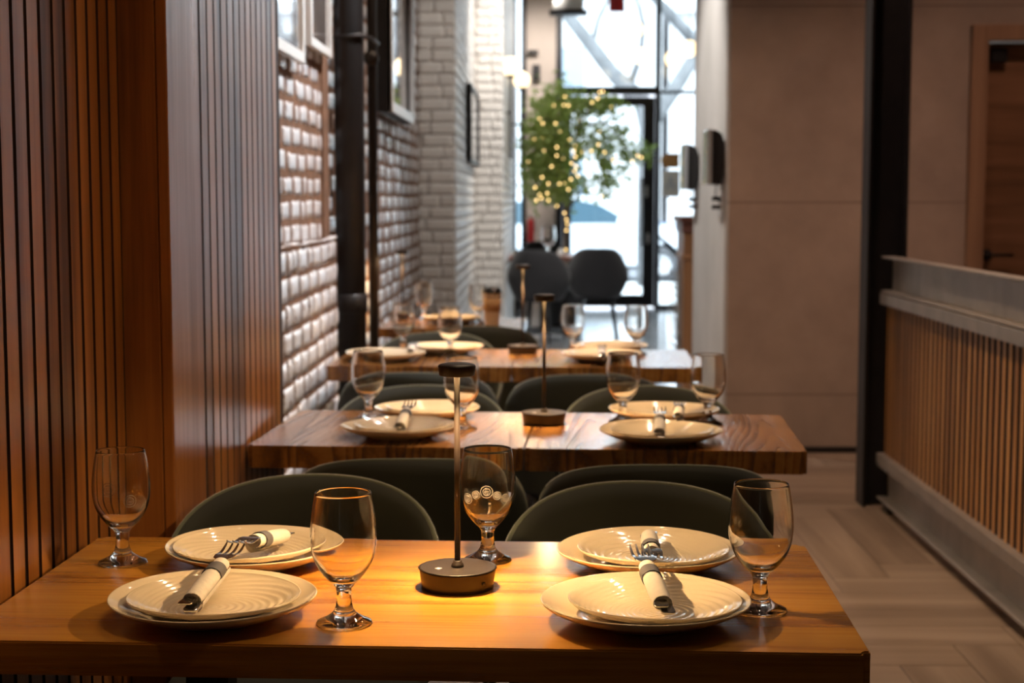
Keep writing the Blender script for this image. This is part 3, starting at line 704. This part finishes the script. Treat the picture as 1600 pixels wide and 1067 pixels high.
# ------------------------------------------------------------------ window table and what stands on it
t = thing('window_table', 'dark reddish wooden table between the grey armchairs by the shop window', 'table', (.02, 15.2, 0))
obj('tabletop', B((-.34, .36, -.42, .42, .71, .75), bev=.004), M['dwood'], t)
bm = bmesh.new(); tube(bm, [(0, 0, .02), (0, 0, .71)], .035, 14); obj('pedestal', bm, M['black'], t)
obj('foot_plate', B((-.28, .28, -.28, .28, 0, .02), bev=.004), M['black'], t)
p = P(857, 402, ZT); o = dup(g0, (p.x, 14.95, ZT+.0005), 0, 'large blurred goblet on the table by the shop window'); o['group'] = 'stemmed goblets on the tables'; o.scale = (1.7, 1.7, 1.7)
o = dup(b0, (W_at(818, 15.0), 15.0, ZT+.0005), 0, 'ivory plate on the table by the shop window'); o['group'] = 'dinner plates on the tables'
bm = bmesh.new(); lathe(bm, smooth_profile([(0, 0), (.03, 0), (.034, .01), (.03, .045), (.018, .055), (.02, .07), (0, .075)], 2), 20)
tag(obj('salt_shaker', bm, M['plasticw'], None, True, (W_at(876, 15.0), 15.0, ZT+.0005)), 'white blurred shaker at the right edge of the window table', 'shaker')

# ------------------------------------------------------------------ coffee cup
p = P(769, 508, ZT)
t = thing('coffee_cup', 'paper takeaway coffee cup with brown sleeve and black lid on the fourth-row table', 'cup', (p.x, p.y, ZT+.0005))
bm = bmesh.new(); lathe(bm, [(0, 0), (.029, 0), (.030, .002), (.0405, .142), (.0415, .145), (0, .145)], 36); obj('paper_body', bm, M['cup'], t, True)
bm = bmesh.new(); lathe(bm, [(.0350, .060), (.0362, .060), (.0405, .118), (.0392, .118), (.0350, .060)], 36); obj('sleeve', bm, M['kraft'], t, True)['label'] = 'brown cardboard sleeve'
bm = bmesh.new(); lathe(bm, [(.0425, .140), (.0435, .143), (.0430, .149), (.0395, .152), (.038, .162), (.034, .163), (.033, .159), (0, .159)], 36); obj('lid', bm, M['plasticb'], t, True)['label'] = 'black plastic lid'

# ------------------------------------------------------------------ booth partition and steel column
XP = 1.41
t = thing('booth_partition', 'low partition of vertical wood slats between grey steel channels along the aisle', 'partition', (XP, 3.2, 0))
def channel(name, z0, z1, thk=.008, dep=.055):
    bm = B((0, dep, -3.0, 3.20, z1-thk, z1), (0, dep, -3.0, 3.20, z0, z0+thk), (dep-thk, dep, -3.0, 3.20, z0+thk, z1-thk)); bevel(bm, .0015, 1)
    return obj(name, bm, M['steel'], t)
channel('top_channel', .912, 1.060); channel('bottom_channel', .045, .190)
obj('top_rail', B((-.004, .05, -3.0, 3.20, .862, .908), bev=.002), M['steel'], t)
obj('bottom_rail', B((-.004, .05, -3.0, 3.20, .194, .238), bev=.002), M['steel'], t)
bm = bmesh.new(); k = -3.0
nsl = 0
while k < 3.17:
    bx(bm, .0235, .028, k, k+.028, .238, .862); k += .064
o = obj('slat_panel', bm, [M['slat'], M['backing_shade']], t); shade_sides(o); o['label'] = 'row of vertical pine slats'
obj('backing_board', B((.0275, .045, -3.0, 3.18, .238, .862)), M['backing_shade'], t)
for yy in (-2.9, -.9, 1.1, 3.08): obj('foot_block', B((.02, .055, yy, yy+.08, 0, .045)), M['black'], t)
bm = B((1.355, 1.367, 6.42, 6.56, 0, 4.05), (1.508, 1.520, 6.42, 6.56, 0, 4.05), (1.367, 1.508, 6.475, 6.487, 0, 4.05)); bevel(bm, .0015, 1)
tag(obj('steel_column', bm, M['black']), 'tall black steel column at the far end of the slatted partition', 'column')

# ------------------------------------------------------------------ pipes
t = thing('drain_pipe', 'thick dark vertical pipe against the white brick wall', 'pipe', (-.728, 5.86, 0))
bm = bmesh.new(); tube(bm, [(0, 0, 0), (0, 0, 4.05)], .0575, 28); obj('pipe_run', bm, M['blackp'], t, True)
for z in (1.90,):
    bm = bmesh.new(); tube(bm, [(-.06, 0, z), (-.04, -.062, z), (0, -.066, z), (.05, -.05, z+.005), (.085, .0, z), (.10, .12, z-.01)], .007, 8); obj('clamp', bm, M['blackp'], t)
bm = bmesh.new(); lathe(bm, [(.0575, .86), (.064, .862), (.064, .93), (.0575, .935)], 28); obj('coupling', bm, M['blackp'], t, True)
t = thing('conduit_pipe', 'thin black vertical pipe just beyond the thick one', 'pipe', (W_at(583, 6.9), 6.9, 0))
bm = bmesh.new(); tube(bm, [(0, 0, 0), (0, 0, 4.05)], .022, 18); obj('pipe_run', bm, M['blackp'], t, True)
bm = bmesh.new(); lathe(bm, smooth_profile([(0, 0), (.03, .0), (.034, .02), (.02, .035), (0, .04)], 2), 18); q = obj('valve_cap', bm, M['blackp'], t, True); q.location = (.0, -.02, Q(583, 92, 6.9).z); q.rotation_euler = (PI/2, 0, 0)

# ------------------------------------------------------------------ pictures on the left wall
def picture(label, x, y0, y1, z0, z1, fw, dep, fm, pm):
    t = thing('framed_picture', label, 'picture', (x, (y0+y1)/2, z0)); h = (y1-y0)/2; H_ = z1-z0
    bm = B((0, dep, -h, -h+fw, 0, H_), (0, dep, h-fw, h, 0, H_), (0, dep, -h+fw, h-fw, 0, fw), (0, dep, -h+fw, h-fw, H_-fw, H_)); bevel(bm, .002, 1)
    obj('frame', bm, fm, t); obj('glazed_print', B((.002, dep*.6, -h+fw, h-fw, fw, H_-fw)), pm, t); return t
picture('white framed picture at the top of the brick wall nearest the slatted wall', XB+.02, 3.95, 4.98, 1.725, 2.4, .035, .022, M['frame_w'], M['picture'])
picture('second white framed picture high on the brick wall, just before the thick pipe', XB+.02, 5.12, 5.62, 1.80, 2.5, .03, .022, M['frame_w'], M['picture'])
o = picture('large dark-sided frame with white border and glass, beyond the pipes', XB+.02, 7.35, 8.60, 1.71, 2.45, .03, .07, M['black'], M['picture'])
obj('white_border', B((.05, .074, -.625, -.575, 0, .74), (.05, .074, .575, .625, 0, .74), (.05, .074, -.575, .575, 0, .05), (.05, .074, -.575, .575, .69, .74), bev=.002), M['frame_w'], o)
o2 = picture('narrow black framed mirror on the brick pier farther along the wall', -.55, 11.4, 12.9, 1.57, 2.15, .03, .035, M['black'], M['screen'])
# globe lights
def globe(label, px, py, Y, wallx, zrod):
    c = Q(px, py, Y); t = thing('globe_light', label, 'light', c)
    bm = bmesh.new(); lathe(bm, [(.085*math.sin(q*PI/16), -.085*math.cos(q*PI/16)) for q in range(17)], 28); obj('glass_globe', bm, M['globe'], t, True)
    bm = bmesh.new(); tube(bm, [(0, 0, -.08), (0, 0, zrod)], .012, 10); tube(bm, [(0, 0, zrod*.5), (wallx-c.x, 0, zrod*.5)], .009, 8); lathe(bm, [(0, -.10), (.035, -.10), (.04, -.075), (.03, -.07)], 20); obj('rod', bm, M['black'], t, True)
globe('upper left glowing globe light beside the white brick pier', 798, 104, 13.6, -.31, -.80)
globe('lower right glowing globe light beside the white brick pier', 815, 125, 15.8, -.31, -.9)
for k, (px, py, r) in enumerate(((990, 46, .10), (1003, 88, .09), (1052, 92, .09), (1077, 76, .09), (962, 83, .08))):
    c = Q(px, py, 16.9); t = thing('pendant_globe', ['round pale globe hanging high in front of the door transom', 'pale globe hanging just left of the upright window bar', 'pale globe with orange tint hanging right of the window bar', 'pale globe hanging at the right edge of the glass', 'leftmost pale hanging globe, lower than the highest one'][k], 'light', c, 0, 'hanging globes at the shop window')
    bm = bmesh.new(); lathe(bm, [(r*math.sin(q*PI/12), -r*math.cos(q*PI/12)) for q in range(13)], 24); obj('glass_globe', bm, M['globe'], t, True)
    bm = bmesh.new(); tube(bm, [(0, 0, r*.95), (0, 0, 4.05-c.z)], .004, 6); obj('cord', bm, M['black'], t)
# hanging white box, brackets, red sign, letter sign, tan sign, extinguisher
c = Q(888, 14, 16.5); t = thing('hanging_box', 'white box with black edge hanging from the ceiling before the window', 'fixture', (c.x, c.y, c.z))
obj('housing', B((-.16, .16, -.1, .1, -.02, .30), bev=.008), M['plasticw'], t); obj('edge_strip', B((-.20, .20, -.12, .12, -.065, -.02), bev=.004), M['black'], t)
obj('hanger', B((-.01, .01, -.01, .01, .30, 4.05-c.z)), M['black'], t)
c = Q(833, 82, 18.28); tag(obj('shelf_bracket', B((-.06, .06, -.10, .0, -.02, .02), bev=.004), M['black'], None, False, c), 'small black bracket on the beige wall left of the door', 'bracket')
c = Q(838, 114, 18.28); tag(obj('wall_box', B((-.045, .045, -.08, .0, -.09, .09), bev=.006), M['black'], None, False, c), 'small black box on the beige wall under the bracket', 'box')
c = Q(964, 5, 18.25); t = thing('red_sign', 'red sign at the top of the shop window', 'sign', c)
obj('sign_board', B((-.09, .09, 0, .02, -.10, .28), bev=.004), M['red'], t)
c = Q(1048, 287, 18.26); t = thing('letter_sign', 'white card with a grey letter A on the glass beside the door', 'sign', c)
obj('card', B((-.105, .105, .0, .008, -.155, .155), bev=.002), M['paper'], t)
bm = bmesh.new(); prism(bm, [(-.05, -.07), (-.034, -.07), (-.020, -.025), (.020, -.025), (.034, -.07), (.05, -.07), (.009, .075), (-.009, .075)], -.004, -.0005); prism(bm, [(-.016, -.012), (.016, -.012), (0, .045)], -.006, -.004, 1)
obj('letter', bm, [M['letter'], M['paper']], t)
bm = bmesh.new(); pts = [(.1+.0*0, -.085)]+[(-.03+.09*math.cos(a), .085*math.sin(a)) for a in [PI*1.5-PI*q/12 for q in range(13)]]+[(.1, .085)]
prism(bm, pts, -.01, .0); tag(obj('tan_sign', bm, M['tan'], None, False, Q(1048, 251, 18.25)), 'tan rounded sign on the glass above the white letter card', 'sign')
c = P(830, 440, 0); t = thing('fire_extinguisher', 'red fire extinguisher by the beige wall left of the door', 'extinguisher', (Q(829, 360, 18.0).x, 18.15, .78)); t.scale = (.7, .7, .7)
bm = bmesh.new(); lathe(bm, smooth_profile([(0, 0), (.055, 0), (.06, .02), (.06, .36), (.045, .40), (.02, .43), (0, .43)], 2), 24); obj('tank', bm, M['red'], t, True); obj('wall_hook', B((-.03, .03, .0, .213, .30, .36)), M['black'], t)
bm = bmesh.new(); tube(bm, [(0, 0, .42), (0, 0, .47)], .016, 10); tube(bm, [(0, 0, .46), (-.07, 0, .48)], .008, 8); tube(bm, [(.015, 0, .45), (.07, 0, .42), (.075, 0, .2)], .007, 8); obj('valve', bm, M['black'], t)
# ------------------------------------------------------------------ wall terminals on the corridor wall
def terminal(label, y, ztop, zb):
    t = thing('wall_terminal', label, 'terminal', (.948, y, zb), 0, 'wall-mounted terminals in the corridor'); H_ = ztop-zb
    bm = bmesh.new(); prism(bm, [(-.068, 0), (-.02, -.005), (-.004, H_*.25), (0, H_*.35), (0, H_*.75), (-.015, H_*.93), (-.045, H_), (-.068, H_)], -.10, .10); bevel(bm, .006, 2); obj('casing', bm, M['plasticb'], t)
    obj('front_panel', B((-.092, -.068, -.125, .125, -.002, H_+.005), bev=.006), M['screen'], t)['label'] = 'pale grey front panel'
    bm = bmesh.new(); tube(bm, [(-.03, 0, 0), (-.035, 0, -.05), (-.012, .01, -.10)], .004, 6); obj('cable', bm, M['plasticb'], t)
terminal('nearer black wall terminal on the grey corridor wall', 8.12, Q(1100, 204, 8.1).z, Q(1100, 288, 8.1).z)
terminal('farther black wall terminal near the window end of the corridor wall', 9.42, Q(1070, 226, 9.3).z, Q(1070, 296, 9.3).z)
for y, px, lab in ((8.12, 1113, 'double socket with two black plugs under the nearer wall terminal'), (9.42, 1076, 'double socket with plugs under the farther wall terminal')):
    c = Q(px, 317, y); t = thing('wall_socket', lab, 'socket', (.949, y, c.z), 0, 'wall sockets in the corridor')
    obj('cover_plate', B((-.006, 0, -.04, .04, -.06, .06), bev=.002), M['plasticw'], t)
    for dz in (.022, -.022): obj('plug', B((-.055, -.006, -.015, .015, dz-.011, dz+.011), bev=.004), M['plasticb'], t)
# podium with frond bundle
c = Q(1070, 335, 10.6); t = thing('host_podium', 'narrow brown wooden podium with dark cornice at the end of the corridor', 'podium', (c.x, 10.6, 0))
H_ = c.z; obj('body', B((-.028, .35, -.25, .25, 0, H_-.12), bev=.004), M['podium'], t)
obj('cornice', B((-.055, .36, -.28, .28, H_-.05, H_-.01), (-.04, .36, -.26, .26, H_-.12, H_-.05), bev=.006), M['dwood'], t)
obj('ledge', B((-.04, .36, -.26, .26, H_-.30, H_-.27), bev=.004), M['podium'], t)
bm = bmesh.new()
for k in range(170):
    z = .05+(H_-.45)*k/170; a = random.uniform(PI*.6, PI*1.5); l = random.uniform(.09, .16)
    p0 = Vector((-.035, random.uniform(-.15, .1), z)); p1 = p0+Vector((math.cos(a)*l*.7, math.sin(a)*l*.4, l*.55))
    s = Vector((0, .006, .004)); s2 = Vector((.003, 0, -.005))
    vs_ = [bm.verts.new(p0+s), bm.verts.new(p0-s), bm.verts.new(p1)]; bm.faces.new(vs_)
    vs_ = [bm.verts.new(p0+s2), bm.verts.new(p0-s2), bm.verts.new(p1)]; bm.faces.new(vs_)
tube(bm, [(-.034, 0, 0), (-.034, 0, H_-.42)], .006, 6)
o = obj('frond_bundle', bm, M['frond'], None, False, (c.x, 10.6, 0)); tag(o, 'spiky pale dried fronds standing against the left side of the podium', 'plant')

# ------------------------------------------------------------------ olive tree with fairy lights
TY = 15.9
tx = W_at(884, TY)
t = thing('potted_tree', 'leafy green indoor tree wound with warm fairy lights beside the glass door', 'plant', (tx, TY, 0))
bm = bmesh.new(); lathe(bm, smooth_profile([(0, 0), (.15, 0), (.17, .02), (.21, .34), (.215, .38), (.195, .38), (.19, .34), (0, .33)], 2), 32); pot = obj('pot', bm, M['plasticb'], t, True)
bm = bmesh.new(); lathe(bm, [(.185, .335), (.1, .345), (0, .35)], 24); obj('soil', bm, M['soil'], pot, True)
def TP(px, py, dy=0): q = Q(px, py, TY+dy); return Vector((q.x-tx, dy, q.z))
br = [[(884, 420), (882, 380), (888, 345), (880, 310), (872, 270), (868, 220), (872, 170)], [(888, 345), (893, 300), (897, 250), (902, 200), (925, 165), (950, 158)],
      [(880, 310), (860, 290), (843, 250), (838, 200)], [(897, 250), (920, 225), (935, 235), (945, 270), (950, 300)], [(902, 200), (940, 190), (965, 210), (985, 240), (1008, 240)], [(872, 270), (855, 235), (852, 190), (880, 145)],
      [(885, 330), (905, 305), (920, 280)]]
bm = bmesh.new(); paths = []
for bi, b_ in enumerate(br):
    pts = [TP(x, y, 0 if k == 0 and bi == 0 else .12*math.sin(bi*2.1+k*.8)*min(1, k*.4)) for k, (x, y) in enumerate(b_)]
    if bi == 0: pts = [Vector((pts[0].x, 0, .33))]+pts
    n_ = len(pts); tube(bm, pts, [max(.005, (.026 if bi == 0 else .013)*(1-k/n_*.7)) for k in range(n_)], 8); paths.append(pts)
obj('trunk', bm, M['bark'], t, True)
bm = bmesh.new()
clusters = [(848, 215, 26, 46, 850), (862, 175, 24, 28, 380), (842, 270, 22, 36, 440), (875, 250, 18, 45, 480), (890, 165, 30, 16, 260), (935, 165, 34, 14, 300), (905, 210, 14, 40, 250), (935, 215, 22, 20, 170),
            (945, 250, 14, 30, 200), (985, 240, 18, 22, 140), (1008, 241, 8, 9, 40), (900, 290, 18, 16, 130), (950, 285, 16, 20, 110), (875, 140, 10, 20, 90), (865, 300, 22, 18, 160), (970, 205, 16, 18, 70)]
for cx, cy, sx, sy, cnt in clusters:
    for k in range(int(cnt*1.1)):
        c = TP(cx+random.gauss(0, sx*.62), cy+random.gauss(0, sy*.62), max(-.3, min(.3, random.gauss(0, .14)))); c.x = max(c.x, -.20-tx); l = random.uniform(.06, .10); wd = l*.42
        d_ = Vector((random.gauss(0, 1), random.gauss(0, 1), random.gauss(-.3, .8))).normalized(); s = d_.cross(Vector((random.random(), random.random(), random.random()))).normalized(); nn = d_.cross(s)
        v = [bm.verts.new(c), bm.verts.new(c+d_*l*.5+s*wd*.5+nn*.004), bm.verts.new(c+d_*l), bm.verts.new(c+d_*l*.5-s*wd*.5+nn*.004)]
        bm.faces.new((v[0], v[1], v[2])); bm.faces.new((v[0], v[2], v[3]))
obj('foliage', bm, M['leaf'], t)
fl = thing('fairy_lights', 'string of small warm bulbs wound through the leafy indoor tree', 'lights', (tx, TY, 0))
bp = [(884, 390), (885, 360), (886, 350), (885, 343), (882, 333), (870, 322), (857, 313), (843, 304), (836, 293), (846, 310), (855, 302), (838, 313), (874, 287), (882, 286), (857, 287), (847, 277), (892, 280), (880, 247), (900, 260), (898, 267),
      (899, 245), (897, 236), (898, 228), (875, 206), (868, 193), (848, 193), (843, 185), (881, 164), (888, 165), (883, 151), (937, 144), (942, 143), (934, 154), (945, 238), (935, 226), (924, 236), (937, 206), (996, 243), (988, 252), (1002, 246), (958, 250),
      (890, 218), (870, 230), (835, 218), (825, 252), (850, 236), (862, 260), (870, 243), (909, 238), (915, 252), (893, 255), (872, 267), (888, 296), (940, 307), (903, 275), (846, 215), (905, 188), (925, 160), (865, 165), (955, 168)]
bm = bmesh.new(); pts = []
for k, (x, y) in enumerate(bp): pts.append(TP(x, y, -.12-.10*abs(math.sin(k*1.3))))
srt = sorted(range(len(pts)), key=lambda k: (round(pts[k].z*5), pts[k].x)); tube(bm, [pts[k] for k in srt], .0015, 4); obj('wire', bm, M['black'], fl)
bb = bmesh.new(); lathe(bb, [(.009*math.sin(q*PI/6), -.009*math.cos(q*PI/6)) for q in range(7)], 10); ob0 = obj('bulb', bb, M['bulb'], fl, True); ob0.location = pts[0]
for p_ in pts[1:]:
    c = ob0.copy(); SC.collection.objects.link(c); c.parent = fl; c.location = p_

# ------------------------------------------------------------------ the street
struct('street_pavement', B((-14, 16, 18.45, 25.5, -.2, -.06)), M['sidewalk'])
struct('street_road', B((-30, 32, 25.5, 38, -.4, -.25)), M['asphalt'])
struct('street_pavement', B((-30, 32, 38, 44, -.4, -.12)), M['sidewalk'])
def car(label, X0, Y0, zg, paint, s=1.0):
    t = thing('parked_car', label, 'car', (X0, Y0, zg))
    prof = [(-2.35, .35), (-2.38, .75), (-2.25, 1.05), (-1.95, 1.5), (-1.55, 1.64), (-.2, 1.66), (.35, 1.55), (1.15, 1.12), (2.0, 1.02), (2.35, .85), (2.42, .5), (2.38, .32), (1.93, .30)]
    for q in range(9):
        a = q*PI/8; prof.append((1.5+.42*math.cos(a), .32+.40*math.sin(a)))
    prof.append((-1.05, .28))
    for q in range(9):
        a = q*PI/8; prof.append((-1.5+.42*math.cos(a), .32+.40*math.sin(a)))
    bm = bmesh.new(); prism(bm, prof, 0, 1.8); bmesh.ops.triangulate(bm, faces=[f for f in bm.faces if len(f.verts) > 4]); obj('body', bm, paint, t)
    bm = bmesh.new(); prism(bm, [(-1.75, 1.10), (-1.5, 1.50), (-.2, 1.56), (.3, 1.46), (.92, 1.12)], -.012, 0); obj('side_windows', bm, M['carglass'], t)
    obj('door_seam', B((-.42, -.36, -.018, -.012, 1.10, 1.53), (-.40, -.385, -.005, 0, .4, 1.1), (.75, .765, -.005, 0, .4, 1.1), (-.40, .75, -.005, 0, .39, .40)), paint if False else M['tyre'], t)
    bm = bmesh.new(); lathe(bm, smooth_profile([(0, -.10), (.07, -.08), (.09, 0), (.06, .08), (0, .09)], 2), 14); q_ = obj('mirror', bm, paint, t, True); q_.location = (.72, -.12, 1.15)
    for wx in (1.5, -1.5):
        bm = bmesh.new(); lathe(bm, [(.20, -.11), (.30, -.11), (.34, -.08), (.34, .08), (.30, .11), (.2, .11)], 36); w_ = obj('wheel', bm, M['tyre'], t, True); w_.location = (wx, .12, .34); w_.rotation_euler = (PI/2, 0, 0)
        bm = bmesh.new()
        for k in range(10):
            a = 2*PI*k/10; c, s_ = math.cos(a), math.sin(a); tube(bm, [(.03*c, .03*s_, .05), (.225*c, .225*s_, .07)], [.02, .022], 6)
        lathe(bm, [(0, .08), (.05, .075), (.05, .02), (.21, .0), (.215, .10), (.235, .10), (.235, 0)], 30); obj('rim', bm, M['silver'], w_)
car('white parked car outside, its wheel showing right of the door', 2.28-1.5+.0, 29.0, -.25, M['carw'])
car('dark blue car on the far side of the street, above the white car', 1.0, 34.6, -.25, M['carb'])
def facade(label, x0, x1, y, h, z0=-.12):
    t = thing('street_building', label, 'building', ((x0+x1)/2, y, z0)); hw = (x1-x0)/2
    obj('wall', B((-hw, hw, 0, 3, 0, h)), M['facade'], t); z = 1.0
    while z < h-1.6:
        x = -hw+.8
        while x < hw-1.4:
            o = obj('window', B((x, x+1.0, -.04, .0, z, z+1.7)), M['facadew'], t); x += 2.2
        z += 3.0
    obj('cornice', B((-hw-.1, hw+.1, -.35, .1, h-.35, h)), M['facade'], t)
facade('pale building across the street seen through the left of the door glass', -5, 3.4, 44, 8.5)
facade('pale building across the street seen at the right edge of the window', 3.6, 13, 44, 7)
bm = bmesh.new()
SY = 24.4
def SP(px, py, dy=0): q = Q(px, py, SY+dy); return q
base = SP(1012, 330); base.z = -.1
tube(bm, [base, SP(1012, 260), SP(1013, 200), SP(1004, 160), SP(982, 138), SP(955, 112), SP(925, 72), (SP(890, 28)), SP(868, -10), SP(850, -80)], [.17, .16, .15, .15, .14, .12, .11, .10, .09, .06], 14)
tube(bm, [SP(1014, 195), SP(1050, 145, .3), SP(1078, 100, .6), SP(1110, 50, .8), SP(1130, -60, 1)], [.13, .12, .11, .08, .05], 12)
tube(bm, [SP(1110, 60, .7), SP(1078, 56, .5), SP(1050, 25, .2), SP(1022, -5, 0), SP(1000, -60, 0)], [.07, .10, .09, .08, .05], 12)
tube(bm, [SP(982, 138), SP(1000, 90, -.2), SP(1006, 40, -.3), SP(990, -20, -.4)], [.06, .05, .04, .03], 8)
tube(bm, [SP(925, 72), SP(935, 30, .3), SP(960, -20, .4)], [.05, .04, .03], 8)
tag(obj('street_tree', bm, M['barkfar'], None, True), 'bare grey forked street tree outside the shop window', 'tree')
